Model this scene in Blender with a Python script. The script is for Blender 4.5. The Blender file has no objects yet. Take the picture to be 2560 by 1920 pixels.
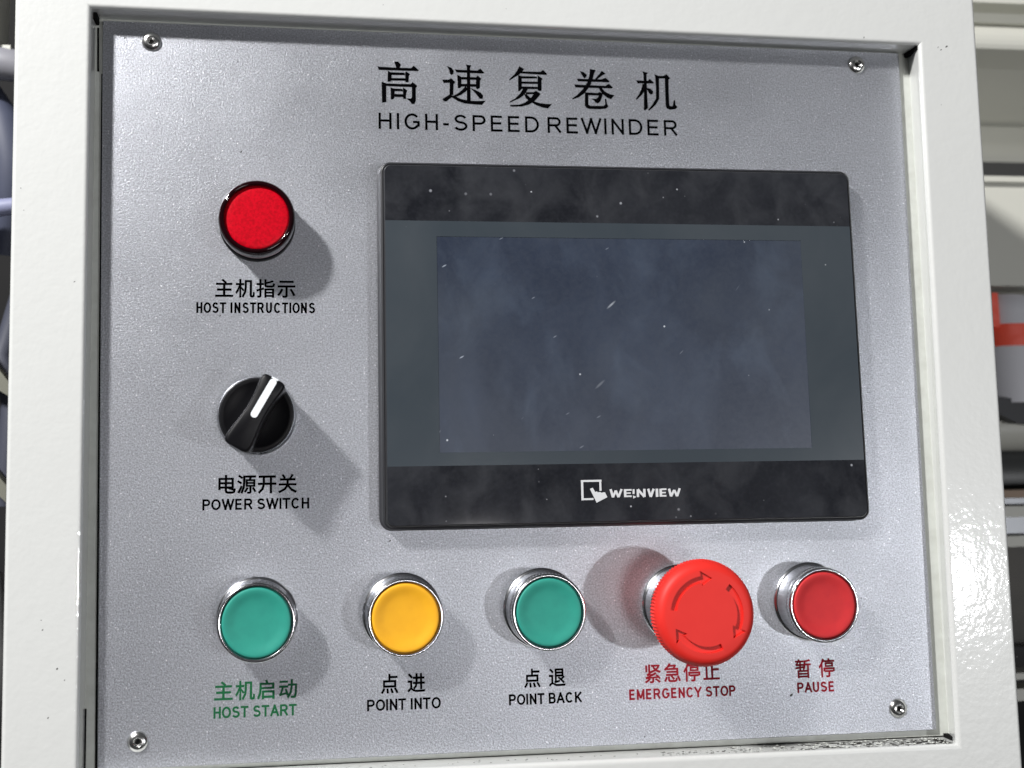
import bpy, bmesh, math, json
from mathutils import Vector, Matrix
from math import radians, pi, sin, cos
S = 0.001                                   # everything below is written in millimetres
SC = bpy.context.scene
COL = SC.collection
UP = Matrix(((1,0,0),(0,0,-1),(0,1,0)))     # panel axes (x right, y up, z out of the panel) -> world (panel stands upright, faces -Y)
def W(x, y, z): return UP @ Vector((x*S, y*S, z*S))

# ------------------------------------------------------------------ camera
cd = bpy.data.cameras.new('camera'); cam = bpy.data.objects.new('camera', cd); COL.objects.link(cam)
RC = Matrix(((0.9916831662567801,-0.013508032929149167,0.12799230761772745),
             (-0.0028723793340794416,0.9919063875608606,0.12693883469184467),
             (-0.12867108144368378,-0.12625074796747673,0.9836180668520493)))   # rows = camera axes in panel axes
cam.matrix_world = Matrix.Translation(W(-55.4544, -19.4503, 452.9414)) @ (UP @ RC.transposed()).to_4x4()
cd.sensor_width = 36; cd.lens = 2811.5*36/2560
cd.shift_x = 205.7/2560; cd.shift_y = -172.9/2560
cd.clip_start = 0.01; cd.clip_end = 50
cd.dof.use_dof = True; cd.dof.focus_distance = 0.452; cd.dof.aperture_fstop = 9
SC.camera = cam

# ------------------------------------------------------------------ surroundings and lamps
w = bpy.data.worlds.new('World'); SC.world = w; w.use_nodes = True
nt = w.node_tree; bg = nt.nodes['Background']
tc = nt.nodes.new('ShaderNodeTexCoord'); sx = nt.nodes.new('ShaderNodeSeparateXYZ'); cr = nt.nodes.new('ShaderNodeValToRGB')
mr = nt.nodes.new('ShaderNodeMapRange'); mr.inputs[1].default_value = -1; mr.inputs[2].default_value = 1
nt.links.new(tc.outputs['Generated'], sx.inputs[0]); nt.links.new(sx.outputs['Z'], mr.inputs[0]); nt.links.new(mr.outputs[0], cr.inputs[0])
e = cr.color_ramp.elements; e[0].position = .3; e[0].color = (.20,.20,.205,1); e[1].position = .75; e[1].color = (.50,.51,.54,1)
nt.links.new(cr.outputs[0], bg.inputs[0]); bg.inputs[1].default_value = 0.105
def lamp(name, p, size, power, col):
    ld = bpy.data.lights.new(name, 'AREA'); ld.shape = 'DISK'; ld.size = size; ld.energy = power; ld.color = col
    o = bpy.data.objects.new(name, ld); COL.objects.link(o)
    o.location = W(*p); o.rotation_euler = (UP @ (Vector(p)-Vector((45, 10, 0)))).to_track_quat('Z', 'Y').to_euler()
    o['kind'] = 'structure'
lamp('hall_lamp', (-1050, 1080, 960), .14, 56.0, (1, .985, .97))
lamp('hall_lamp', (1537, -330, 2200), .10, 13.5, (.96, .975, 1))
lamp('hall_lamp', (400, -390, 2200), .42, 5.0, (1, .97, .97))
SC.view_settings.view_transform = 'Standard'; SC.view_settings.look = 'None'; SC.view_settings.gamma = 1
SC.view_settings.exposure = 0.0

# ------------------------------------------------------------------ helpers
def mesh_from(name, verts, faces, mat, smooth=False):
    me = bpy.data.meshes.new(name); me.from_pydata([(v[0]*S, v[1]*S, v[2]*S) for v in verts], [], faces)
    me.materials.append(mat); me.update()
    bm = bmesh.new(); bm.from_mesh(me); bmesh.ops.recalc_face_normals(bm, faces=bm.faces); bm.to_mesh(me); bm.free()
    if smooth:
        me.polygons.foreach_set('use_smooth', [True]*len(me.polygons))
        me.set_sharp_from_angle(angle=radians(smooth if smooth is not True else 40))
    return me
def link(name, me, parent=None, loc=None, **props):
    o = bpy.data.objects.new(name, me); COL.objects.link(o)
    if parent is not None:
        o.parent = parent
        if loc: o.location = (loc[0]*S, loc[1]*S, loc[2]*S)
    else:
        o.rotation_euler = (pi/2, 0, 0)
        if loc: o.location = W(*loc)
    for k, v in props.items(): o[k] = v
    return o
def thing(name, loc, label, category, group=None):
    o = link(name, None, None, loc, label=label, category=category)
    if group: o['group'] = group
    return o
class M:
    def __init__(s): s.v = []; s.f = []
    def add(s, v, f):
        n = len(s.v); s.v += list(v); s.f += [tuple(i+n for i in q) for q in f]; return s
    def box(s, x0, x1, y0, y1, z0, z1):
        return s.add([(x0,y0,z0),(x1,y0,z0),(x1,y1,z0),(x0,y1,z0),(x0,y0,z1),(x1,y0,z1),(x1,y1,z1),(x0,y1,z1)],
                     [(0,3,2,1),(4,5,6,7),(0,1,5,4),(1,2,6,5),(2,3,7,6),(3,0,4,7)])
    def prism(s, pts, z0, z1):
        n = len(pts)
        return s.add([(x,y,z0) for x,y in pts]+[(x,y,z1) for x,y in pts],
                     [tuple(range(n))[::-1], tuple(range(n,2*n))]+[(i,(i+1)%n,n+(i+1)%n,n+i) for i in range(n)])
    def lathe(s, prof, n=72, cx=0, cy=0, teeth=None):
        # prof: (r, z[, tooth]) ; ends with r == 0 close to a point
        rows = []
        for k, p in enumerate(prof):
            r, z = p[0], p[1]; t = p[2] if len(p) > 2 else 0
            if r == 0: rows.append([(cx, cy, z)]); continue
            rows.append([(cx+(r-(t if (i % 2) else 0))*cos(2*pi*i/n), cy+(r-(t if (i % 2) else 0))*sin(2*pi*i/n), z) for i in range(n)])
        base = len(s.v); idx = []
        for r in rows: idx.append(len(s.v)); s.v += r
        for a in range(len(rows)-1):
            A, B = rows[a], rows[a+1]; ia, ib = idx[a], idx[a+1]
            for i in range(n):
                j = (i+1) % n
                if len(A) == 1 and len(B) == 1: continue
                if len(A) == 1: s.f.append((ia, ib+j, ib+i))
                elif len(B) == 1: s.f.append((ia+i, ia+j, ib))
                else: s.f.append((ia+i, ia+j, ib+j, ib+i))
        return s
    def loft(s, rings, cap0=False, cap1=False):
        n = len(rings[0]); base = len(s.v)
        for r in rings: s.v += list(r)
        for a in range(len(rings)-1):
            for i in range(n):
                j = (i+1) % n
                s.f.append((base+a*n+i, base+a*n+j, base+(a+1)*n+j, base+(a+1)*n+i))
        if cap0: s.f.append(tuple(base+i for i in range(n))[::-1])
        if cap1: s.f.append(tuple(base+(len(rings)-1)*n+i for i in range(n)))
        return s
    def mesh(s, name, mat, smooth=False): return mesh_from(name, s.v, s.f, mat, smooth)
def rrect(x0, x1, y0, y1, r, k=6):
    out = []
    for cx, cy, a in ((x1-r, y1-r, 0), (x0+r, y1-r, 90), (x0+r, y0+r, 180), (x1-r, y0+r, 270)):
        for i in range(k+1):
            t = radians(a+90*i/k); out.append((cx+r*cos(t), cy+r*sin(t)))
    return out

# ------------------------------------------------------------------ materials
def N(nt, t, **kw):
    n = nt.nodes.new(t)
    for k, v in kw.items():
        if k.startswith('_'): n.inputs[int(k[1:])].default_value = v
        else: setattr(n, k, v)
    return n
def mat(name, col, rough=.5, metal=0, spec=.5, coat=0, coat_rough=.1, bump=None, vary=None):
    m = bpy.data.materials.new(name); m.use_nodes = True; nt = m.node_tree; b = nt.nodes['Principled BSDF']
    b.inputs['Base Color'].default_value = (*col, 1); b.inputs['Roughness'].default_value = rough
    b.inputs['Metallic'].default_value = metal; b.inputs['Specular IOR Level'].default_value = spec
    b.inputs['Coat Weight'].default_value = coat; b.inputs['Coat Roughness'].default_value = coat_rough
    tcn = N(nt, 'ShaderNodeTexCoord')
    if vary:                                 # (scale per mm, amount, colour of the variation)
        sc, am, c2 = vary
        nz = N(nt, 'ShaderNodeTexNoise'); nz.inputs['Scale'].default_value = sc/S; nz.inputs['Detail'].default_value = 5
        mp = N(nt, 'ShaderNodeMapRange', _1=.4, _2=.7, _3=0, _4=am)
        mx = N(nt, 'ShaderNodeMix', data_type='RGBA'); mx.inputs[6].default_value = (*col, 1); mx.inputs[7].default_value = (*c2, 1)
        nt.links.new(tcn.outputs['Object'], nz.inputs['Vector']); nt.links.new(nz.outputs['Fac'], mp.inputs[0])
        nt.links.new(mp.outputs[0], mx.inputs[0]); nt.links.new(mx.outputs[2], b.inputs['Base Color'])
    if bump:                                 # list of (scale per mm, height mm)
        prev = None
        for sc, h in bump:
            nz = N(nt, 'ShaderNodeTexNoise'); nz.inputs['Scale'].default_value = sc/S; nz.inputs['Detail'].default_value = 2
            bp = N(nt, 'ShaderNodeBump'); bp.inputs['Strength'].default_value = 1; bp.inputs['Distance'].default_value = h*S
            nt.links.new(tcn.outputs['Object'], nz.inputs['Vector']); nt.links.new(nz.outputs['Fac'], bp.inputs['Height'])
            if prev: nt.links.new(prev.outputs[0], bp.inputs['Normal'])
            prev = bp
        nt.links.new(prev.outputs[0], b.inputs['Normal'])
        if coat: nt.links.new(prev.outputs[0], b.inputs['Coat Normal'])
    return m
def mixin(m, fac_out, col, to='Base Color'):
    """lay a colour over what feeds the base colour, by a factor socket"""
    nt = m.node_tree; b = nt.nodes['Principled BSDF']; mx = N(nt, 'ShaderNodeMix', data_type='RGBA')
    src = b.inputs[to].links
    if src: nt.links.new(src[0].from_socket, mx.inputs[6])
    else: mx.inputs[6].default_value = b.inputs[to].default_value
    mx.inputs[7].default_value = (*col, 1); nt.links.new(fac_out, mx.inputs[0]); nt.links.new(mx.outputs[2], b.inputs[to])
def specks(m, scale, thr, col, density=.35, stretch=(1,1,1), rot=0, amount=1.0, seed=0):
    """small dust grains or, stretched, scratches"""
    nt = m.node_tree; tcn = N(nt, 'ShaderNodeTexCoord'); mp = N(nt, 'ShaderNodeMapping')
    mp.inputs['Rotation'].default_value = (0, 0, rot); mp.inputs['Location'].default_value = (seed, seed*.7, 0)
    m2 = N(nt, 'ShaderNodeMapping'); m2.inputs['Scale'].default_value = stretch
    vo = N(nt, 'ShaderNodeTexVoronoi'); vo.inputs['Scale'].default_value = scale/S
    lt = N(nt, 'ShaderNodeMapRange', _1=thr, _2=thr*.45, _3=0, _4=amount)
    sp = N(nt, 'ShaderNodeSeparateColor'); gt = N(nt, 'ShaderNodeMath', operation='LESS_THAN', _1=density)
    mu = N(nt, 'ShaderNodeMath', operation='MULTIPLY'); mu2 = N(nt, 'ShaderNodeMath', operation='MULTIPLY')
    L = nt.links.new
    L(tcn.outputs['Object'], mp.inputs[0]); L(mp.outputs[0], m2.inputs[0]); L(m2.outputs[0], vo.inputs['Vector'])
    L(vo.outputs['Distance'], lt.inputs[0]); L(vo.outputs['Color'], sp.inputs[0]); L(sp.outputs[0], gt.inputs[0])
    L(lt.outputs[0], mu.inputs[0]); L(gt.outputs[0], mu.inputs[1]); L(mu.outputs[0], mu2.inputs[0]); L(sp.outputs[1], mu2.inputs[1])
    mixin(m, mu2.outputs[0], col)
def smudge(m, scale, lo, hi, col, amount, stretch=(1,1,1), dist=.6):
    nt = m.node_tree; tcn = N(nt, 'ShaderNodeTexCoord'); mp = N(nt, 'ShaderNodeMapping'); mp.inputs['Scale'].default_value = stretch
    nz = N(nt, 'ShaderNodeTexNoise'); nz.inputs['Scale'].default_value = scale/S; nz.inputs['Detail'].default_value = 7
    nz.inputs['Roughness'].default_value = .55; nz.inputs['Distortion'].default_value = dist
    r = N(nt, 'ShaderNodeMapRange', _1=lo, _2=hi, _3=0, _4=amount); L = nt.links.new
    L(tcn.outputs['Object'], mp.inputs[0]); L(mp.outputs[0], nz.inputs['Vector']); L(nz.outputs['Fac'], r.inputs[0]); mixin(m, r.outputs[0], col)

cream = mat('cream_powder_coat', (.665,.678,.665), .35, spec=.4, coat=1, coat_rough=.05, bump=[(.16,.10),(.55,.055)], vary=(.02,.25,(.63,.64,.625)))
cream.node_tree.nodes['Principled BSDF'].inputs['Coat IOR'].default_value = 1.75
specks(cream, .05, .018, (.12,.11,.10), .30)
cream_in = mat('cream_powder_coat_dusty', (.60,.62,.58), .5, bump=[(.5,.05)], vary=(.2,.5,(.46,.47,.43)))
cream_back = mat('cream_machine_paint', (.60,.60,.54), .45)
silver = mat('silver_blasted_aluminium', (0.465, 0.48, 0.522), 0.335, metal=0.78, spec=.5)
def blasted(m):
    nt = m.node_tree; b = nt.nodes['Principled BSDF']; tcn = N(nt,'ShaderNodeTexCoord'); L = nt.links.new
    n1 = N(nt,'ShaderNodeTexNoise'); n1.inputs['Scale'].default_value = 1.3/S; n1.inputs['Detail'].default_value = 4; n1.inputs['Roughness'].default_value = .72
    bp = N(nt,'ShaderNodeBump'); bp.inputs['Distance'].default_value = 0.17*S
    L(tcn.outputs['Object'], n1.inputs['Vector']); L(n1.outputs['Fac'], bp.inputs['Height']); L(bp.outputs[0], b.inputs['Normal'])
    # grain: bright and dull flakes
    n2 = N(nt,'ShaderNodeTexNoise'); n2.inputs['Scale'].default_value = 1.5/S; n2.inputs['Detail'].default_value = 4
    r = N(nt,'ShaderNodeMapRange', _1=.35, _2=.68, _3=0, _4=1); mx = N(nt,'ShaderNodeMix', data_type='RGBA')
    mx.inputs[6].default_value = ((0.465, 0.48, 0.522)[0]*.74, (0.465, 0.48, 0.522)[1]*.74, (0.465, 0.48, 0.522)[2]*.74, 1); mx.inputs[7].default_value = (min(1,(0.465, 0.48, 0.522)[0]*1.24), min(1,(0.465, 0.48, 0.522)[1]*1.24), min(1,(0.465, 0.48, 0.522)[2]*1.24), 1)
    L(tcn.outputs['Object'], n2.inputs['Vector']); L(n2.outputs['Fac'], r.inputs[0]); L(r.outputs[0], mx.inputs[0]); L(mx.outputs[2], b.inputs['Base Color'])
    # sparkle glints painted as scattered pale cells in the base colour
    vo = N(nt,'ShaderNodeTexVoronoi'); vo.inputs['Scale'].default_value = 1.15/S
    sp = N(nt,'ShaderNodeSeparateColor'); gt = N(nt,'ShaderNodeMath', operation='GREATER_THAN', _1=.93)
    md = N(nt,'ShaderNodeMapRange', _1=.42, _2=.2, _3=0, _4=1); mu = N(nt,'ShaderNodeMath', operation='MULTIPLY')
    L(tcn.outputs['Object'], vo.inputs['Vector']); L(vo.outputs['Color'], sp.inputs[0]); L(sp.outputs[0], gt.inputs[0]); L(vo.outputs['Distance'], md.inputs[0])
    m3 = N(nt,'ShaderNodeMath', operation='MULTIPLY'); L(md.outputs[0], mu.inputs[0]); L(gt.outputs[0], mu.inputs[1]); L(mu.outputs[0], m3.inputs[0]); L(sp.outputs[1], m3.inputs[1]); mixin(m, m3.outputs[0], (.9,.9,.93))
    # rubbed and greasy areas: slow change of gloss
    n3 = N(nt,'ShaderNodeTexNoise'); n3.inputs['Scale'].default_value = .018/S; n3.inputs['Detail'].default_value = 4
    r3 = N(nt,'ShaderNodeMapRange', _1=.35, _2=.65, _3=0.335-.03, _4=0.335+.05)
    L(tcn.outputs['Object'], n3.inputs['Vector']); L(n3.outputs['Fac'], r3.inputs[0]); L(r3.outputs[0], b.inputs['Roughness'])
blasted(silver)
specks(silver, .028, .016, (.03,.03,.03), .22, stretch=(1,.6,1), rot=.5, amount=.9)
black = mat('black_void', (.006,.006,.006), .8, spec=.1)
ink = mat('black_print', (.002,.002,.0025), .8, spec=.0)
ink_green = mat('green_print', (.010,.115,.042), .6, spec=.15)
ink_red = mat('red_print', (.26,.008,.018), .6, spec=.15)
white_print = mat('white_print', (.62,.64,.66), .5)
chrome = mat('chrome_plating', (.72,.73,.75), .09, metal=1, bump=[(.5,.012)])
chrome_bez = mat('worn_chrome', (.78,.79,.82), .17, metal=1, bump=[(.6,.035),(2.2,.01)])
chrome_sat = mat('satin_chrome_plating', (.55,.57,.61), .28, metal=1, bump=[(1.2,.01)])
alu = mat('rivet_aluminium', (.75,.75,.74), .22, metal=1, bump=[(1.0,.02)])
blk = mat('black_plastic', (.0055,.0055,.007), .42, spec=.22, bump=[(2.5,.004)])
blk_gloss = mat('glossy_black_plastic', (.006,.006,.007), .12, spec=.5)
green = mat('green_button_plastic', (.026,.285,.22), .55, spec=.3, vary=(.25,.35,(.02,.22,.18)), bump=[(.25,.03)])
yellow = mat('yellow_button_plastic', (.83,.41,.015), .55, spec=.3, vary=(.25,.3,(.72,.33,.014)), bump=[(.25,.03)])
red = mat('red_button_plastic', (.54,.028,.032), .6, spec=.25, vary=(.25,.3,(.42,.02,.03)), bump=[(.25,.03)])
for mm in (green, yellow, red): specks(mm, .22, .10, (.03,.03,.03), .10, amount=.5, seed=.3)
cap_red = mat('red_mushroom_plastic', (.72,.026,.019), .52, spec=.32, bump=[(1.5,.006)], vary=(.12,.3,(.66,.018,.014)))
lens = mat('red_lens', (.56,.001,.012), .38, spec=.15, bump=[(1.1,.07)], vary=(.9,.7,(.30,.001,.006)))
lens_rim = mat('dark_red_lens_rim', (.010,.0008,.002), .06, spec=.6)
pinkring = mat('painted_reflection_ring', (.62,.42,.45), .35, metal=.6)  # pink reflection of the red lens put into the metal's colour
hmi_body = mat('charcoal_housing', (.030,.031,.035), .34, bump=[(3,.004)])
band = mat('glossy_black_film', (.012,.013,.0165), .06, spec=.35)
smudge(band, .02, .38, .72, (.044,.047,.055), .6, dist=.2); specks(band, .32, .15, (.55,.57,.62), .07, seed=.11); specks(band, .20, .15, (.5,.52,.57), .14, seed=.05)
smudge(band, .6, .45, .8, (.040,.042,.052), .25, dist=.1)
smudge(band, .07, .42, .75, (.062,.065,.073), .5, (1,.8,1), .4)
specks(band, .16, .06, (.45,.47,.5), .12, stretch=(.16,1,1), rot=-.62, seed=.43)
mask = mat('grey_film', (.042,.053,.064), .16, spec=.4)
smudge(mask, .015, .42, .8, (.09,.10,.11), .35); specks(mask, .09, .05, (.6,.62,.66), .35, seed=.04); specks(mask, .08, .05, (.5,.52,.56), .15, stretch=(.14,1,1), rot=-.62, seed=.07)
lcd = mat('dark_lcd_glass', (.017,.025,.046), .34, spec=.45)
smudge(lcd, .030, .40, .80, (.085,.11,.16), .32, (1,.7,1), .5); smudge(lcd, .012, .45, .7, (.055,.065,.080), .6); smudge(lcd, .5, .3, .8, (.055,.065,.085), .3); specks(lcd, .11, .055, (.6,.64,.70), .40, seed=.2)
smudge(lcd, .045, .52, .78, (.09,.12,.17), .28, (1.2,.8,1), .5)
specks(lcd, .19, .10, (.62,.66,.72), .40, stretch=(.16,1,1), rot=-.8, seed=1.3)
specks(lcd, .16, .10, (.60,.64,.70), .30, stretch=(.20,1,1), rot=-.72, seed=.33); specks(lcd, .28, .10, (.36,.40,.47), .2, stretch=(.28,1,1), rot=-.5, seed=.5); specks(lcd, .16, .05, (.4,.43,.5), .2, stretch=(.12,1,1), rot=-.95, seed=.9)

# ================================================================== CABINET FRAME
def off(q, d):   # q = TL,TR,BR,BL ; grow outwards by d
    (a,b),(c,e),(g,h),(i,j) = q
    return [(a-d,b+d),(c+d,e+d),(g+d,h-d),(i-d,j-d)]
OPEN = [(-132.2,160.9),(221.1,157.9),(216.2,-137.6),(-129.8,-136.2)]
OUT = [(-162.0,197),(249.1,197),(243.5,-200),(-156.4,-200)]
R4 = lambda q, z: [(x, y, z) for x, y in q]
ZF = 9.5; br = 1.7
rings = [R4(OUT, -90), R4(OUT, ZF-br)]
for k in range(1, 7):
    t = radians(15*k); rings.append(R4(off(OUT, -br*(1-cos(t))), ZF-br+br*sin(t)))
for k in range(0, 7):
    t = radians(90-15*k); rings.append(R4(off(OPEN, br*(1-cos(t))), ZF-br+br*sin(t)))
OPB = [(-132.0,160.9),(222.8,157.9),(219.6,-137.6),(-129.6,-136.2)]
rings.append(R4(OPB, -2.3)); rings.append(R4(OPB, -5.0))
cab = thing('control_cabinet', (45, -200, -90), 'cream painted steel cabinet with a rectangular opening that surrounds the silver control panel', 'cabinet')
def rel(m, l): m.v = [(x-l[0], y-l[1], z-l[2]) for x, y, z in m.v]; return m
CL = (45, -200, -90)
m = M().loft(rings)
link('front_frame', rel(m, CL).mesh('front_frame', cream), cab)
m = M().box(-150, 240, -190, 190, -86, -82)
for a in ((-150,-147,-190,190),(237,240,-190,190)): m.box(a[0],a[1],a[2],a[3],-82,-6)
link('inner_box', rel(m, CL).mesh('inner_box', black), cab)
# inner corner seams and a dirty bottom ledge
m = M(); m.box(220.6,222.3,156.0,157.8,-2,8.2)
link('corner_seam', rel(m, CL).mesh('corner_seam', black), cab)
m = M(); m.box(-131.9,-130.6,158.0,160.7,-2,5)
link('corner_seam', rel(m, CL).mesh('corner_seam', black), cab)
m = M(); m.box(217.2,219.2,-137.5,-136.0,-2.2,4)
link('corner_seam', rel(m, CL).mesh('corner_seam', black), cab)

# ================================================================== CONTROL PANEL
PL = (43, -134, 0)
panel = thing('operator_console', PL, 'silver speckled machine control panel with touchscreen, lamp, switch and a row of coloured buttons', 'control panel')
def part(name, m, material, parent=panel, smooth=False, loc=None, base=PL, **kw):
    rel(m, base); me = m.mesh(name, material, smooth)
    return link(name, me, parent, loc, **kw)
PLATE = [(-129.0,159.3),(216.9,157.2),(213.1,-133.9),(-124.4,-134.2)]
m = M().loft([R4(off(PLATE,0),-2), R4(off(PLATE,0),-.25), R4(off(PLATE,-.25),0)], cap0=True, cap1=True)
plate = part('faceplate', m, silver)
# door panel behind the plate
m = M().box(-131.0,220.6,-135.9,160,-4.2,-2.1)
grime = mat('cream_dirty_ledge', (.60,.62,.57), .5, bump=[(.5,.05)])
part('mounting_door', M().loft([[(-132.6,161.2,-4.2),(223.4,158.2,-4.2),(220.2,-136.9,-4.2),(-130.2,-135.9,-4.2)],
                                [(-132.6,161.2,-2.3),(223.4,158.2,-2.31),(220.2,-136.9,-2.31),(-130.2,-135.9,-2.3)]], cap0=True, cap1=True), cream_in)
# slots between door and frame
for pts in ([(-131.5,157),(-130.7,157),(-130.3,138.5),(-131.1,138.5)], [(-130.1,-112),(-129.2,-112),(-129.0,-135.5),(-129.9,-135.5)],
            [(-129.4,137.5),(-128.8,137.5),(-124.2,-134.4),(-125.6,-134.4)]):
    part('door_gap', M().prism(pts, -2.35, -2.05), black)

import random
rnd = random.Random(4)
fl = mat('chipped_paint_edge', (.035,.033,.03), .6)
m = M()
for i in range(420):
    u = rnd.random(); x = 214-120*u**2.2 if i < 330 else rnd.uniform(-60, 210)
    big = 1.0 if x > 150 else .45
    z = rnd.uniform(-1.5, 7.5) if x > 120 else rnd.uniform(1.5, 6.5); yb = -136.2-1.4*(x+130)/346
    a = rnd.random()*6.28; L = rnd.uniform(.5,2.6)*big; w_ = rnd.uniform(.15,.7)*big
    dx, dz = cos(a)*L, sin(a)*L*.5
    m.add([(x-dx,yb+.04,z-dz),(x+w_,yb+.10+.2*rnd.random(),z+w_),(x+dx,yb+.05,z+dz),(x-w_,yb+.12,z-w_)], [(0,1,2,3)])
rel(m, CL); link('paint_flakes', m.mesh('paint_flakes', fl), cab)['kind'] = 'stuff'
m = M()
for i in range(120):
    x = 214-90*rnd.random()**1.5; z = rnd.uniform(-1.5, 8); yb = -136.2-1.4*(x+130)/346; r = rnd.uniform(.2,.9); a = rnd.random()*6
    m.add([(x+r*cos(a+k*2.1),yb+.1+.35*rnd.random(),z+r*sin(a+k*2.1)) for k in range(3)]+[(x,yb+.55,z)], [(0,1,3),(1,2,3),(2,0,3)])
rel(m, CL); link('paint_crumbs', m.mesh('paint_crumbs', cream_in), cab)['kind'] = 'stuff'

def blots(name, spots, z, parent, base):
    m = M()
    for x, y, r in spots:
        n = 7; a0 = rnd.random()*6; st = rnd.uniform(1, 2.2); ang = rnd.uniform(.3, 1.2)
        P_ = []
        for i in range(n):
            q = .72*r*rnd.uniform(.6, 1.2); u_, v_ = q*st*cos(a0+i*6.283/n), q*sin(a0+i*6.283/n)
            P_.append((x+u_*cos(ang)-v_*sin(ang), y+u_*sin(ang)+v_*cos(ang), z))
        m.add(P_, [tuple(range(n))])
    rel(m, base); link(name, m.mesh(name, fl), parent)['kind'] = 'stuff'
blots('paint_chips', [(-135.7, 50.0, 0.27), (-138.2, -94.9, 0.42), (-141.0, -112.4, 0.37), (-143.9, -80.8, 0.33), (-135.5, -99.1, 0.3), (-144.4, -77.2, 0.2), (-155.4, 77.9, 0.25), (229.9, 156.9, 0.33), (231.1, 155.7, 0.33), (233.9, 157.4, 0.5), (195.4, 160.1, 0.35), (229.4, 130.7, 0.22), (36.6, 166.9, 0.17), (-15.1, 166.6, 0.17), (-57.3, 159.1, 0.17), (245.8, -89.7, 0.33), (245.1, -104.1, 0.33), (-156.8, 86.6, 0.33)], ZF+.03, cab, CL)
blots('dirt_spots', [(-74.5, 143.5, 0.37), (-72.9, 105.5, 0.42), (-64.1, 114.9, 0.25), (-120.1, 152.2, 0.42), (-13.4, -51.9, 0.43), (150.7, -117.6, 0.67), (-97.2, 26.1, 0.25), (-63.1, -16.8, 0.42), (-80.7, 38.0, 0.33), (183.5, -79.8, 0.33), (18.3, 154.5, 0.25), (88.2, -131.3, 0.33), (-56.5, -103.8, 0.17)], .03, panel, PL)

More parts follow.
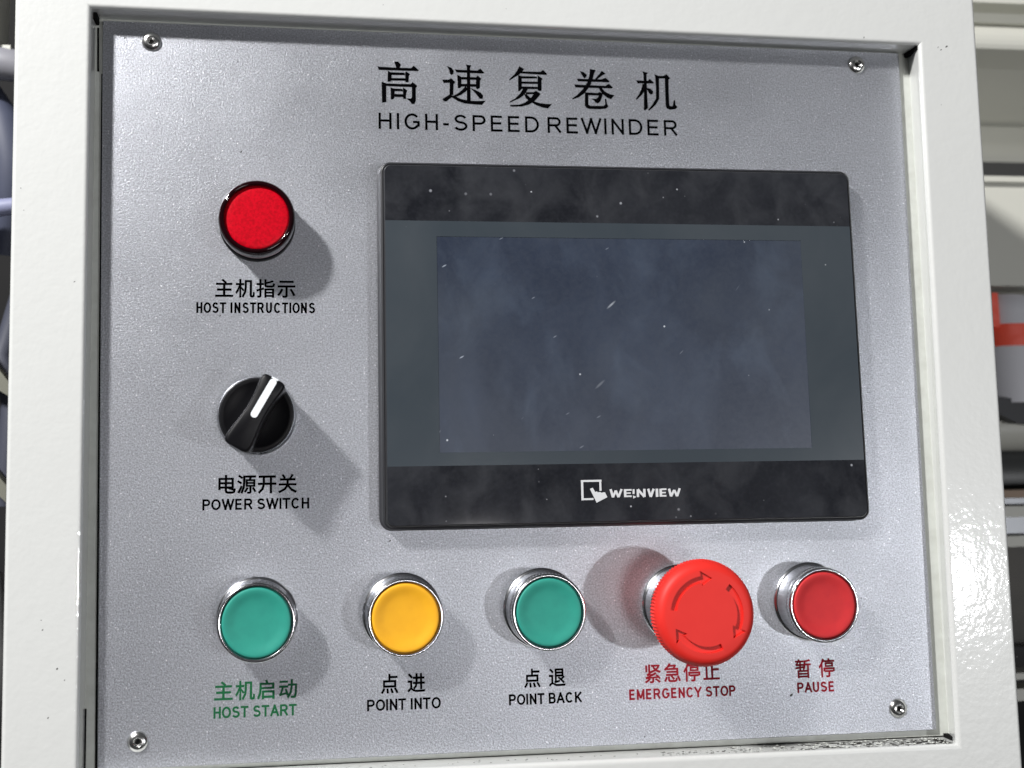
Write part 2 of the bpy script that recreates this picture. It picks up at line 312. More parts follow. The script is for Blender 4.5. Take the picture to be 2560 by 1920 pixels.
# ---- lettering -------------------------------------------------------------
GLY = json.loads(r'''{"\u4e3b":[[52,111,65,101,76,90,14,90,14,79,64,79,64,49,21,49,21,38,64,38,64,4,8,4,8,-6,133,-6,133,4,76,4,76,38,120,38,120,49,76,49,76,79,126,79,126,90,80,90,87,95,75,106,61,117]],"\u505c":[[65,81,111,81,111,69,65,69],[56,89,56,62,121,62,121,89],[43,53,43,30,53,30,53,44,124,44,124,30,133,30,133,53],[79,116,84,105,46,105,46,96,133,96,133,105,96,105,89,118],[56,34,56,25,83,25,83,1,83,-1,80,-2,62,-2,65,-11,79,-11,88,-9,93,-6,94,0,94,25,120,25,120,34],[37,117,23,87,4,61,10,51,22,67,22,-11,32,-11,32,82,40,98,46,114]],"\u5173":[[31,112,40,100,45,88,18,88,18,77,65,77,65,60,64,52,10,52,10,42,62,42,47,19,7,-2,14,-11,54,10,72,34,95,6,127,-10,134,0,101,16,79,42,131,42,131,52,76,52,76,60,76,77,123,77,123,88,96,88,111,113,100,117,93,102,84,88,46,88,55,93,49,104,40,116]],"\u52a8":[[12,106,12,97,67,97,67,106],[91,115,91,85,71,85,71,75,91,75,84,30,64,-4,72,-11,94,26,101,75,122,75,119,22,115,3,112,1,109,1,91,1,93,-4,94,-9,114,-9,119,-8,124,-4,129,19,132,80,132,85,101,85,102,115],[12,6,13,6,23,10,60,18,62,9,72,12,66,31,57,51,49,49,57,27,24,20,31,41,38,63,69,63,69,73,8,73,8,63,27,63,21,40,16,26,12,19,9,16]],"\u542f":[[39,44,39,-11,49,-11,49,-2,113,-2,113,-10,124,-10,124,44],[49,8,49,34,113,34,113,8],[61,115,69,98,22,98,22,64,19,30,5,-4,14,-11,28,23,32,59,122,59,122,98,76,98,81,99,71,118],[32,88,111,88,111,68,32,68]],"\u5f00":[[91,98,91,59,52,59,52,65,52,98],[7,59,7,48,40,48,32,20,8,-4,16,-12,43,16,51,48,91,48,91,-11,102,-11,102,48,133,48,133,59,102,59,102,98,129,98,129,109,12,109,12,98,41,98,41,65,41,59]],"\u6025":[[37,25,37,5,41,-6,57,-9,90,-9,103,-5,108,12,98,16,96,3,89,0,58,0,49,1,47,5,47,25],[58,29,69,17,78,6,86,12,77,23,66,34],[107,25,117,10,123,-5,133,-1,126,14,117,29],[20,25,14,11,6,-2,16,-6,23,7,29,21],[45,118,31,98,7,80,15,72,25,79,25,76,104,76,104,64,26,64,26,56,104,56,104,44,22,44,22,35,115,35,115,85,87,85,99,103,91,108,90,107,51,107,56,116],[31,85,44,98,84,98,74,85]],"\u6307":[[117,109,97,102,72,96,72,117,62,117,62,77,66,65,82,62,115,62,129,67,134,85,124,89,122,75,114,72,83,72,74,73,72,77,72,88,100,94,125,102],[72,19,117,19,117,4,72,4],[72,27,72,41,117,41,117,27],[62,50,62,-11,72,-11,72,-5,117,-5,117,-11,128,-11,128,50],[26,118,26,89,6,89,6,79,26,79,26,49,4,43,7,33,26,39,26,1,25,-1,23,-2,9,-1,12,-11,24,-11,31,-9,35,-6,36,1,36,42,55,47,53,57,36,52,36,79,53,79,53,89,36,89,36,118]],"\u6682":[[79,108,79,87,77,68,69,49,77,44,85,60,88,78,107,78,107,44,117,44,117,78,133,78,133,86,89,86,89,87,89,101,110,104,129,108,124,116,103,111],[34,14,106,14,106,2,34,2],[34,21,34,33,106,33,106,21],[25,41,25,-11,34,-11,34,-6,106,-6,106,-11,116,-11,116,41],[8,62,9,53,41,57,41,44,51,44,51,58,72,60,72,68,51,66,51,76,73,76,73,85,51,85,51,94,41,94,41,85,23,85,34,100,72,100,72,108,39,108,43,115,33,118,28,108,7,108,7,100,23,100,16,90,13,86,9,84,12,75,16,76,24,76,41,76,41,65]],"\u673a":[[70,110,70,65,66,29,49,-4,57,-11,76,26,80,65,80,100,106,100,106,10,107,-3,110,-7,113,-9,118,-10,125,-10,132,-8,135,-5,136,0,137,22,129,26,128,6,127,1,124,0,120,0,118,1,117,9,117,110],[31,118,31,88,7,88,7,78,29,78,18,48,4,25,9,15,21,33,31,57,31,-11,41,-11,41,53,56,33,62,41,41,65,41,78,61,78,61,88,41,88,41,118]],"\u6b62":[[26,87,26,6,7,6,7,-4,133,-4,133,6,81,6,81,60,127,60,127,71,81,71,81,117,70,117,70,6,37,6,37,87]],"\u6e90":[[75,57,118,57,118,45,75,45],[75,77,118,77,118,65,75,65],[71,29,63,15,54,3,62,-3,72,11,80,26],[110,26,126,-1,135,3,119,30],[12,109,36,93,42,101,18,116],[5,71,29,56,35,64,11,78],[8,-3,18,-9,28,13,38,36,30,42,19,17],[47,111,47,72,45,33,30,-5,39,-11,54,31,58,72,58,101,133,101,133,111],[91,99,87,85,66,85,66,37,91,37,91,0,90,-2,89,-2,74,-2,77,-11,89,-11,96,-10,100,-6,101,0,101,37,128,37,128,85,97,85,103,97]],"\u70b9":[[33,65,106,65,106,40,33,40],[48,18,50,3,51,-10,61,-9,60,4,58,19],[77,18,82,3,86,-10,97,-7,92,6,86,20],[105,19,116,4,123,-10,133,-6,125,8,115,23],[25,22,16,6,6,-6,15,-11,26,3,35,19],[23,75,23,30,117,30,117,75,74,75,74,93,127,93,127,103,74,103,74,118,64,118,64,75]],"\u7535":[[63,57,63,37,29,37,29,57],[74,57,110,57,110,37,74,37],[63,67,29,67,29,87,63,87],[74,67,74,87,110,87,110,67],[18,97,18,18,29,18,29,27,63,27,63,12,68,-5,84,-9,115,-9,130,-2,135,20,124,25,122,6,114,2,84,2,76,4,74,12,74,27,121,27,121,97,74,97,74,117,63,117,63,97]],"\u793a":[[33,49,21,26,5,8,15,2,31,21,44,46],[96,45,110,22,120,1,131,6,120,27,105,49],[21,107,21,97,119,97,119,107],[8,73,8,63,65,63,65,3,64,0,61,0,40,0,44,-11,59,-11,69,-9,74,-5,76,3,76,63,132,63,132,73]],"\u7d27":[[89,11,107,1,121,-10,129,-4,114,7,96,16],[42,17,27,6,9,-3,17,-10,35,0,51,13],[16,109,16,67,25,67,25,109],[39,115,39,62,49,62,49,115],[61,112,61,103,69,103,76,90,85,80,71,74,56,70,59,67,57,68,43,58,33,52,25,48,28,39,54,41,33,32,23,29,15,27,18,17,29,19,67,22,67,0,66,-1,64,-2,46,-2,50,-11,63,-11,72,-9,76,-6,77,0,77,22,114,24,122,16,129,21,117,33,101,45,94,40,104,32,48,29,73,40,98,52,90,60,72,50,45,49,65,62,79,67,93,73,108,65,125,59,132,69,116,73,102,79,115,92,125,110,119,112,117,112],[79,103,111,103,103,93,93,85,85,93]],"\u8fdb":[[11,109,23,97,33,85,41,92,31,103,19,115],[101,115,101,92,78,92,78,115,67,115,67,92,47,92,47,82,67,82,67,66,67,57,47,57,47,47,66,47,61,31,49,18,56,10,70,27,76,47,101,47,101,11,111,11,111,47,132,47,132,57,111,57,111,82,129,82,129,92,111,92,111,115],[78,82,101,82,101,57,77,57,78,66],[37,67,7,67,7,57,26,57,26,17,16,11,5,0,12,-9,23,3,31,9,37,6,45,0,61,-6,83,-7,132,-6,135,5,110,3,84,2,63,3,47,9,37,16]],"\u9000":[[11,106,23,95,32,83,40,90,31,101,19,112],[109,81,109,68,65,68,65,81],[109,89,65,89,65,103,109,103],[54,12,62,15,90,23,90,32,65,26,65,59,119,59,119,111,55,111,55,30,53,24,49,20],[78,49,102,30,120,12,128,18,119,27,107,37,131,53,122,59,101,43,86,54],[36,68,7,68,7,58,26,58,26,15,16,9,6,0,12,-9,23,2,32,7,38,5,46,0,62,-6,84,-7,132,-6,135,4,111,3,84,2,64,3,48,8,36,15]]}''')
def fatten(p, d):
    n = len(p); out = []
    for i in range(n):
        (ax, ay), (bx, by), (cx, cy) = p[i-1], p[i], p[(i+1) % n]
        u = Vector((bx-ax, by-ay)).normalized(); v = Vector((cx-bx, cy-by)).normalized()
        nu = Vector((-u.y, u.x)); nv = Vector((-v.y, v.x)); t = nu+nv
        k = min(1.35, 2/t.length)/t.length if t.length > .3 else 0; out.append((bx+t.x*d*k, by+t.y*d*k))
    return out
def area(p): return sum(p[i-1][0]*p[i][1]-p[i][0]*p[i-1][1] for i in range(len(p)))/2
def inside(q, p):
    x, y = q; c = False
    for i in range(len(p)):
        (x1, y1), (x2, y2) = p[i-1], p[i]
        if (y1 > y) != (y2 > y) and x < (x2-x1)*(y-y1)/(y2-y1)+x1: c = not c
    return c
def glyph_polys(ch):
    """contours with a layer number: overlapping solids of one letter lie on different layers, holes follow their solid"""
    raw = [[(g[i], g[i+1]) for i in range(0, len(g), 2)] for g in GLY[ch]]
    sg = area(max(raw, key=lambda p: abs(area(p)))) > 0
    fat = FAT
    solid = [p for p in raw if (area(p) > 0) == sg]; hole = [p for p in raw if (area(p) > 0) != sg]
    out = [(p, k) for k, p in enumerate(solid)]
    for h in hole:
        ks = [k for k, p in enumerate(solid) if inside(h[0], p)]; out.append((h, ks[0] if ks else 0))
    d = -fat if sg else fat
    return [(fatten(p, d), k) for p, k in out]
FAT = 3.0
def fill_curves(name, polys, z, thick, material, parent, base, embolden=0):
    cu = bpy.data.curves.new(name, 'CURVE'); cu.dimensions = '2D'; cu.fill_mode = 'FRONT' if thick == 0 else 'BOTH'
    cu.extrude = thick*S/2; cu.offset = embolden*S
    for p in polys:
        sp = cu.splines.new('POLY'); sp.points.add(len(p)-1)
        for q, (x, y) in zip(sp.points, p): q.co = ((x-base[0])*S, (y-base[1])*S, 0, 1)
        sp.use_cyclic_u = True
    o = bpy.data.objects.new(name, cu); COL.objects.link(o); bpy.context.view_layer.update()
    me = bpy.data.meshes.new_from_object(o.evaluated_get(bpy.context.evaluated_depsgraph_get()))
    bpy.data.objects.remove(o); bpy.data.curves.remove(cu)
    for v in me.vertices: v.co.z += (z-base[2])*S
    me.materials.clear(); me.materials.append(material)
    return me
def arc(cx, cy, rx, ry, a0, a1, n=14):
    return [(cx+rx*cos(radians(a0+(a1-a0)*i/n)), cy+ry*sin(radians(a0+(a1-a0)*i/n))) for i in range(n+1)]
# letter: (width / cap height, [(extend ends?, centre line in the unit box)])
ABC = {'H':(.78,[(1,[(0,0),(0,1)]),(1,[(1,0),(1,1)]),(0,[(0,.52),(1,.52)])]), 'I':(.13,[(1,[(.5,0),(.5,1)])]),
 'G':(.93,[(0,arc(.5,.5,.5,.5,40,322,26)+[(.985,.22),(.985,.47),(.56,.47)])]), '-':(.34,[(0,[(-.4,.36),(1.4,.36)])]),
 'S':(.82,[(0,arc(.5,.765,.44,.235,18,250,18)+arc(.5,.26,.5,.26,72,-160,18))]),
 'P':(.80,[(1,[(0,0),(0,1)]),(0,[(0,1)]+arc(.60,.735,.40,.265,90,-90)+[(0,.47)])]),
 'E':(.74,[(1,[(0,0),(0,1)]),(0,[(0,1),(1.05,1)]),(0,[(0,.52),(.98,.52)]),(0,[(0,0),(1.08,0)])]),
 'D':(.86,[(1,[(0,0),(0,1)]),(0,[(0,1)]+arc(.42,.5,.58,.5,90,-90,20)+[(0,0)])]),
 'R':(.86,[(1,[(0,0),(0,1)]),(0,[(0,1)]+arc(.62,.74,.33,.26,90,-90)+[(0,.48)]),(1,[(.56,.47),(.97,.02)])]),
 'W':(1.28,[(1,[(0,1),(.26,0)]),(1,[(.26,0),(.5,1)]),(1,[(.5,1),(.74,0)]),(1,[(.74,0),(1,1)])]),
 'N':(.78,[(1,[(0,0),(0,1)]),(1,[(1,0),(1,1)]),(0,[(0,1),(1,0)])]),
 'O':(.97,[(2,arc(.5,.5,.5,.5,0,360,32)[:-1])]), 'C':(.90,[(0,arc(.5,.5,.5,.5,38,322,26))]),
 'T':(.82,[(1,[(.5,0),(.5,1)]),(1,[(0,1),(1,1)])]), 'U':(.78,[(1,[(0,1),(0,.36)]+arc(.5,.36,.5,.36,180,360,18)[1:-1]+[(1,.36),(1,1)])]),
 'A':(.93,[(1,[(0,0),(.5,1)]),(1,[(.5,1),(1,0)]),(0,[(.18,.31),(.82,.31)])]),
 'B':(.80,[(1,[(0,0),(0,1)]),(0,[(0,1)]+arc(.58,.76,.36,.24,90,-90)+[(0,.52)]),(0,[(0,.52)]+arc(.62,.26,.38,.26,90,-90)+[(0,0)])]),
 'K':(.82,[(1,[(0,0),(0,1)]),(1,[(.02,.34),(.93,.98)]),(1,[(.34,.56),(.96,.02)])]),
 'M':(.94,[(1,[(0,0),(0,1)]),(1,[(1,0),(1,1)]),(0,[(0,1),(.5,.03)]),(0,[(.5,.03),(1,1)])]),
 'Y':(.90,[(1,[(0,1),(.5,.42)]),(1,[(1,1),(.5,.42)]),(1,[(.5,.42),(.5,0)])])}
def ribbon(m, pts, t, z, closed=False, ext=0):
    P = [Vector(p) for p in pts]; n = len(P)
    if ext and not closed:
        P[0] = P[0]-(P[1]-P[0]).normalized()*ext; P[-1] = P[-1]+(P[-1]-P[-2]).normalized()*ext
    L = []
    for i in range(n):
        u = (P[i]-P[i-1]).normalized() if (i > 0 or closed) else (P[1]-P[0]).normalized()
        v = (P[(i+1) % n]-P[i]).normalized() if (i < n-1 or closed) else u
        if i == 0 and not closed: u = v
        h = Vector((-u.y-v.y, u.x+v.x)).normalized(); c = max(.5, h.dot(Vector((-u.y, u.x))))
        L.append((P[i]+h*t/2/c, P[i]-h*t/2/c))
    base = len(m.v)
    for l, r in L: m.v += [(l.x, l.y, z), (r.x, r.y, z)]
    for i in range(n if closed else n-1):
        j = (i+1) % n; m.f.append((base+2*i, base+2*i+1, base+2*j+1, base+2*j))
def text_en(s, x0, x1, yc, h, t, gap=.20, space=.34):
    ws = [ABC[c][0] if c != ' ' else space for c in s]
    g = [gap*.5 if (a == ' ' or b == ' ') else gap*(.55 if (a in 'TAWYO' or b in 'TAWYO') else 1) for a, b in zip(s, s[1:])]+[0]
    # widths scale, stroke weight does not
    k = (x1-x0)/((sum(ws)+sum(g))*h); pen = x0; m = M(); q = 0
    for c, w_, gg in zip(s, ws, g):
        W_ = w_*h*k
        if c == 'I': W_ = max(W_, t)
        if c != ' ':
            for e_, line in ABC[c][1]:
                pts = [(pen+t/2+u*(W_-t), yc-h/2+t/2+v*(h-t)) for u, v in line]
                ribbon(m, pts, t, .04+.006*q, e_ == 2, t/2 if e_ == 1 else 0); q = (q+1) % 6
        pen += W_+gg*h*k
    part('printed_lettering', m, text_en.ink, parent=plate)
def text_cn(s, x0, x1, yc, h, cw):
    n = len(s); pitch = (x1-x0-cw)/(n-1); polys = []
    for i, ch in enumerate(s):
        for p, l in glyph_polys(ch):
            polys.append(([(x0+cw/2+i*pitch+(x-70)*cw/130, yc+(y-53)*h/129) for x, y in p], l))
    return polys
def caption(polys, material, bold, z=.06):
    bm = bmesh.new()
    for l in sorted(set(k for p, k in polys)):
        t = fill_curves('printed_lettering', [p for p, k in polys if k == l], z+.012*l, 0, material, plate, PL, bold); bm.from_mesh(t); bpy.data.meshes.remove(t)
    me = bpy.data.meshes.new('printed_lettering'); bm.to_mesh(me); bm.free(); me.materials.append(material)
    link('printed_lettering', me, plate)
EN = {'HOST INSTRUCTIONS':(-90.1,-43.7,41.33,4.38,ink),'POWER SWITCH':(-86.8,-45.6,-36.44,4.30,ink),'HOST START':(-81.7,-50.1,-115.05,4.30,ink_green),
 'POINT INTO':(-22.9,5.5,-114.72,4.38,ink),'POINT BACK':(33.3,62.6,-114.81,4.23,ink),'EMERGENCY STOP':(82.4,127.0,-114.80,4.13,ink_red),
 'PAUSE':(153.4,169.5,-114.79,4.12,ink_red)}
for s, (x0,x1,y,h,mt) in EN.items(): text_en.ink = mt; text_en(s, x0, x1, y, h, .80, .17 if s != 'HOST INSTRUCTIONS' else .24, .30)
text_en.ink = ink; text_en('HIGH-SPEED REWINDER', -16.6, 112.3, 120.11, 7.0, 1.02, .31, .22)
CN = (('\u4e3b\u673a\u6307\u793a',-82.8,-50.8,49.21,7.3,7.2,ink),('\u7535\u6e90\u5f00\u5173',-81.3,-50.2,-28.70,7.2,7.2,ink),
 ('\u4e3b\u673a\u542f\u52a8',-81.5,-49.9,-107.14,7.0,7.0,ink_green),('\u70b9\u8fdb',-17.4,-0.1,-106.82,7.2,6.8,ink),('\u70b9\u9000',39.6,56.3,-106.81,7.1,6.6,ink),
 ('\u7d27\u6025\u505c\u6b62',89.0,120.6,-106.90,7.2,6.9,ink_red),('\u6682\u505c',153.0,170.0,-107.32,7.3,6.7,ink_red))
for s,x0,x1,y,h,cw,mt in CN: caption(text_cn(s,x0,x1,y,h,cw), mt, 0)
# title characters, brush strokes one by one (each a hair above the last)
def grow(p, d):
    return fatten(p, -d if area(p) > 0 else d)
TITLE = json.loads(r'''[[[-9.73,145.78,-8.14,145.83,-7.06,144.6,-7.68,143.07,-8.9,143.03,-9.14,144.28],[-16.74,143.53,-15.72,143.32,-9.15,143.15,-2.67,143.18,-1.56,144.23,0.43,142.45,0.18,142.11,-16.22,142.09],[-12.45,141.71,-11.0,140.95,-11.1,137.56,-11.64,137.16,-12.61,137.13],[-11.12,141.07,-5.63,141.07,-5.27,140.13,-11.13,140.07],[-4.89,141.7,-3.26,140.57,-3.76,139.8,-3.91,137.15,-5.06,137.16,-5.14,140.89],[-11.14,138.56,-5.04,138.67,-5.05,137.74,-11.15,137.68],[-15.09,136.86,-13.35,136.23,-13.37,128.23,-14.99,128.01],[-13.59,136.15,-2.87,136.18,-2.13,137.08,-0.19,135.5,-0.93,134.73,-1.91,135.07,-13.48,135.23],[-2.39,135.44,-0.93,134.98,-0.95,129.2,-1.5,127.81,-2.48,127.78,-3.2,128.76,-4.77,129.97,-2.94,129.9,-2.4,130.54],[-11.37,134.46,-9.84,133.96,-9.88,130.33,-10.49,129.56,-11.22,129.46],[-9.97,134.0,-6.56,133.93,-6.32,133.18,-9.97,133.2],[-6.06,134.57,-4.49,133.36,-4.99,132.35,-5.14,129.84,-6.06,129.94,-6.12,133.94],[-9.99,131.7,-5.97,131.69,-6.06,130.69,-10.0,130.7]],[[12.59,144.61,14.44,143.91,15.4,142.55,15.13,141.27,14.39,140.87,13.78,141.48,13.68,142.75],[10.53,138.6,13.24,138.63,14.24,139.27,15.94,137.76,15.18,136.72,14.99,132.17,13.56,132.13,13.71,137.43,11.12,137.23],[13.56,132.18,14.98,131.67,14.23,131.02,11.98,129.19,11.0,129.42,10.52,130.16],[14.36,131.65,15.35,131.68,18.16,130.37,22.1,129.65,26.06,129.67,28.79,129.92,27.27,128.19,24.3,128.28,20.11,128.59,17.16,129.46,14.23,131.27],[16.03,143.2,17.14,143.11,25.57,143.0,26.84,143.93,28.42,142.2,28.04,141.93,16.63,142.08],[20.78,145.51,22.88,145.2,22.37,144.29,22.33,135.17,22.39,129.36,20.91,129.32,21.18,144.26],[16.98,140.95,18.62,139.99,18.5,135.81,18.0,135.29,17.13,135.21],[18.33,139.98,25.02,140.01,25.13,139.05,18.31,139.04],[25.66,140.84,27.05,139.49,26.48,138.58,26.42,135.54,25.3,134.95,24.89,135.62,25.02,140.06],[18.27,136.94,25.21,137.03,25.07,136.01,18.26,135.93],[20.23,135.86,21.58,135.14,20.45,133.85,18.19,132.27,15.46,131.05,14.98,131.54,17.47,133.0,19.22,134.57],[22.33,135.29,24.42,134.47,26.88,133.28,27.72,132.04,27.45,130.89,26.46,130.86,25.37,132.22,23.91,133.95]],[[43.79,145.5,45.65,144.41,45.0,143.36,43.58,141.92,41.8,140.84,39.39,139.24,39.27,139.61,41.58,141.85,42.87,143.68],[44.62,143.22,52.93,143.28,53.96,144.16,55.73,142.5,55.42,142.16,44.35,142.5],[43.2,141.52,44.57,141.18,44.48,135.57,43.66,134.78,43.03,134.64],[44.44,141.13,51.11,141.18,51.22,140.49,44.42,140.28],[51.62,141.71,53.66,140.31,53.13,139.66,53.09,135.32,52.45,134.92,51.58,135.27,51.66,141.15],[44.51,138.76,51.8,138.85,51.78,138.08,44.49,137.99],[44.46,136.59,51.74,136.6,51.72,135.79,44.44,135.7],[45.32,135.85,47.07,135.52,46.41,134.36,45.12,132.79,43.33,131.47,39.29,129.53,39.3,129.84,41.57,131.17,43.88,133.52],[46.4,134.1,49.92,134.26,50.69,134.86,52.55,133.65,51.89,132.73,49.82,130.39,47.27,128.79,44.25,127.95,40.75,127.85,39.45,127.87,39.46,128.32,43.26,128.55,45.79,129.51,48.35,131.62,49.77,133.44,46.39,133.39],[45.63,133.32,46.51,133.21,48.34,131.49,49.82,130.13,52.31,129.44,54.82,129.21,57.34,129.2,55.65,127.45,53.77,127.7,50.78,128.64,48.31,130.09,46.34,131.56]],[[70.19,144.24,71.71,143.83,73.07,142.71,72.93,142.07,72.13,141.14,71.4,142.02],[79.78,144.6,81.53,143.42,80.1,142.81,77.48,140.79,76.85,141.03,78.84,143.28],[68.81,140.78,79.52,140.78,81.34,141.56,82.96,140.19,82.81,139.75,69.29,139.77],[67.59,138.18,81.22,137.95,82.78,138.9,84.4,137.4,84.13,137.06,68.06,137.04],[74.69,145.26,77.15,144.83,76.29,143.46,75.42,140.34,74.32,137.74,71.92,134.59,69.33,132.73,66.63,131.68,66.51,132.01,68.59,133.47,71.21,136.11,73.35,139.25,74.33,142.11],[78.25,137.22,79.52,137.0,80.87,135.37,83.14,134.28,85.04,133.95,83.45,132.31,81.81,132.96,80.07,134.32,78.73,136.08],[72.19,134.99,73.44,134.38,73.34,129.52,74.28,128.9,80.14,128.99,80.94,129.73,80.89,132.16,81.27,132.17,81.58,130.0,82.14,128.99,81.13,128.07,78.57,127.74,73.99,127.7,72.48,128.22,71.96,129.22],[72.95,134.75,77.78,134.64,78.57,135.17,79.82,134.44,79.52,133.28,78.69,131.2,77.64,130.28,76.63,130.63,76.15,131.39,74.9,132.12,76.93,132.05,77.85,132.72,78.26,133.75,72.92,133.8]],[[95.03,140.82,97.15,140.81,100.25,140.8,101.06,141.65,102.86,140.1,102.28,139.82,95.69,139.68],[98.08,144.93,100.26,144.43,99.59,143.68,99.56,136.43,99.64,128.7,98.44,127.64,97.99,127.89,98.4,136.4,98.42,143.64],[97.87,139.48,98.5,138.99,98.4,136.4,97.43,134.82,94.89,132.3,94.65,132.68,96.14,134.79,97.27,137.14],[99.35,137.72,101.14,137.26,102.27,136.25,102.1,135.22,101.3,134.81,100.55,135.43],[103.35,143.8,105.13,143.07,105.0,136.59,104.85,132.97,103.46,130.61,101.85,129.02,100.12,127.64,99.87,127.81,101.9,130.31,103.56,132.94,103.8,137.59,103.67,142.25],[104.74,143.11,107.34,143.19,108.55,144.01,110.16,142.32,109.36,141.78,107.82,142.25,104.96,142.08],[107.87,142.25,109.37,141.91,109.24,135.68,109.27,130.26,109.89,129.71,110.93,129.79,111.56,132.39,111.96,132.53,112.01,130.59,112.87,129.45,111.92,128.65,109.58,128.33,108.3,128.81,107.83,129.96,107.85,136.68]]]''')
m = M()
for ci, strokes in enumerate(TITLE):
    for si, st in enumerate(strokes):
        pts = [(st[i], st[i+1]) for i in range(0, len(st), 2)]
        m.prism(grow(pts, .10), .02, .05+.008*si)
part('printed_lettering', m, ink, parent=plate)

# ---- rivets ---------------------------------------------------------------
def rivet_mesh():
    m = M().lathe([(4.0,0),(3.95,.35),(3.4,1.0),(2.5,1.5),(1.75,1.62),(1.5,1.45),(1.25,.9),(.95,.6),(.9,.2)], 40)
    return m.mesh('rivet', alu, 35)
rv = rivet_mesh(); rh = M().lathe([(.98,.45),(0,.45)], 20).mesh('rivet_hole', black)
for x, y, a in ((-109.5,151,.2),(196.4,151,1.3),(196.8,-124.7,2.2),(-109.7,-124.4,3.0)):
    o = link('rivet', rv, panel, (x-PL[0], y-PL[1], 0)); o.rotation_euler = (radians(2), radians(-1.5), a)
    link('rivet_hole', rh, o)

# ---- push buttons ----------------------------------------------------------
bez_prof = [(r, z+(.8 if z > 8 else 0), *rest) for r, z, *rest in [(15.9,0),(15.9,.9),(15.4,1.5),(14.9,1.7),(14.55,2.6),(14.35,9.2),(14.5,9.6),(14.95,9.9,.32),(14.95,11.3,.32),(14.85,11.75),(14.6,12.1),(14.25,12.3),(13.85,12.3),(13.5,12.1),(13.3,11.7),(13.2,10.2),(12.6,10.0)]]
bez_me = M().lathe(bez_prof, 144).mesh('push_button', chrome_bez, 32)
def cap_mesh(mt):
    return M().lathe([(12.95,9.6),(12.95,11.9),(12.8,12.25),(12.45,12.42),(11.6,12.36),(10.4,12.05),(9.2,11.7),(7.8,11.45),(5,11.25),(2.5,11.2),(0,11.18)], 96).mesh('button_cap', mt, 50)
for x, y, mt, lab in ((-65.4,-80.2,green,'leftmost green push button above the green HOST START caption'),
                      (-8.8,-80.2,yellow,'yellow push button above the POINT INTO caption'),
                      (47.5,-79.8,green,'green push button beside the mushroom button, above the POINT BACK caption'),
                      (160.9,-80.4,red,'small flat red push button above the PAUSE caption')):
    o = link('push_button', bez_me, panel, (x-PL[0], y-PL[1], 0), label=lab); o.rotation_euler = (0,0,x)
    link('button_cap', cap_mesh(mt), o, (0,0,.8))
    link('shadow_groove', M().lathe([(13.3,10.05),(12.9,10.05)], 60).mesh('shadow_groove', black), o, (0,0,.8))

# ---- emergency stop --------------------------------------------------------
ex, ey = 104.8, -79.9
es = link('emergency_stop_button', M().lathe([(15.9,0),(15.9,.9),(15.4,1.5),(14.9,1.8),(14.6,3),(14.3,6.5),(13.6,7.2),(12.2,7.4)], 96).mesh('emergency_stop_button', chrome_bez, 32),
          panel, (ex-PL[0], ey-PL[1], 0), label='large red mushroom emergency stop button with three turning arrows')
link('stem', M().lathe([(12.2,5),(12.0,15),(11.5,22),(11.5,24.5)], 64).mesh('stem', cap_red, 40), es)
def mushroom():
    prof = [(11,16.4),(17.5,16.8),(19.6,17.6,.45),(20.1,18.6,.55),(20.1,21.6,.55),(19.9,22.6,.35),(19.3,23.9),(18.4,25.1),(17.4,25.75),(16.2,26.05),(12,26.1),(0,26.15)]
    me = M().lathe([(0,16.4)]+prof, 192).mesh('cap', cap_red)
    o = bpy.data.objects.new('cap_tmp', me); COL.objects.link(o)
    cut = M()
    for k, a0 in enumerate((170, 48, -68)):
        # an arrow bending clockwise: shaft then head
        r0, r1 = 11.9, 14.4; n = 12; a1 = a0-74
        up = [(r1*cos(radians(a0+(a1-a0)*i/n)), r1*sin(radians(a0+(a1-a0)*i/n))) for i in range(n+1)]
        dn = [(r0*cos(radians(a0+(a1-a0)*i/n)), r0*sin(radians(a0+(a1-a0)*i/n))) for i in range(n+1)]
        h1 = ((r1+2.0)*cos(radians(a1)), (r1+2.0)*sin(radians(a1))); h0 = ((r0-1.2)*cos(radians(a1)), (r0-1.2)*sin(radians(a1)))
        tip = (13.6*cos(radians(a1-19)), 13.6*sin(radians(a1-19)))
        cut.prism(up+[h1, tip, h0]+dn[::-1], 24.9, 28)
    co = bpy.data.objects.new('cut_tmp', cut.mesh('cut', cap_red)); COL.objects.link(co)
    md = o.modifiers.new('b', 'BOOLEAN'); md.object = co; md.operation = 'DIFFERENCE'; md.solver = 'EXACT'
    bpy.context.view_layer.update()
    out = bpy.data.meshes.new_from_object(o.evaluated_get(bpy.context.evaluated_depsgraph_get()))
    bpy.data.objects.remove(o); bpy.data.objects.remove(co)
    out.name = 'mushroom_cap'; out.materials.clear(); out.materials.append(cap_red)
    out.polygons.foreach_set('use_smooth', [True]*len(out.polygons)); out.set_sharp_from_angle(angle=radians(28))
    return out
mc = link('mushroom_cap', mushroom(), es, (-.7,.2,6.6)); mc.rotation_euler = (0, 0, radians(2))

# ---- pilot lamp ------------------------------------------------------------
pl = link('pilot_light', M().lathe([(15.2,0),(15.2,3.4),(14.7,4.2),(14.0,4.6)], 96).mesh('pilot_light', blk, 35), panel, (-66.1-PL[0], 75.2-PL[1], 0),
          label='round red indicator lamp with a dark rim above the HOST INSTRUCTIONS caption')
link('reflector_ring', M().lathe([(14.2,4.3),(14.6,4.7),(14.6,7.6),(14.2,8.2)], 96).mesh('reflector_ring', pinkring, 35), pl)
link('lens_rim', M().lathe([(14.2,7.9),(14.9,8.1),(15.0,13.4),(14.8,14.8),(14.2,15.8),(13.4,16.1),(12.8,15.8),(12.55,14.8)], 96).mesh('lens_rim', lens_rim, 50), pl)
link('lens', M().lathe([(12.75,14.2),(12.3,14.6),(11.6,14.75),(9,14.85),(5,14.9),(0,14.95)], 96).mesh('lens', lens, 50), pl)

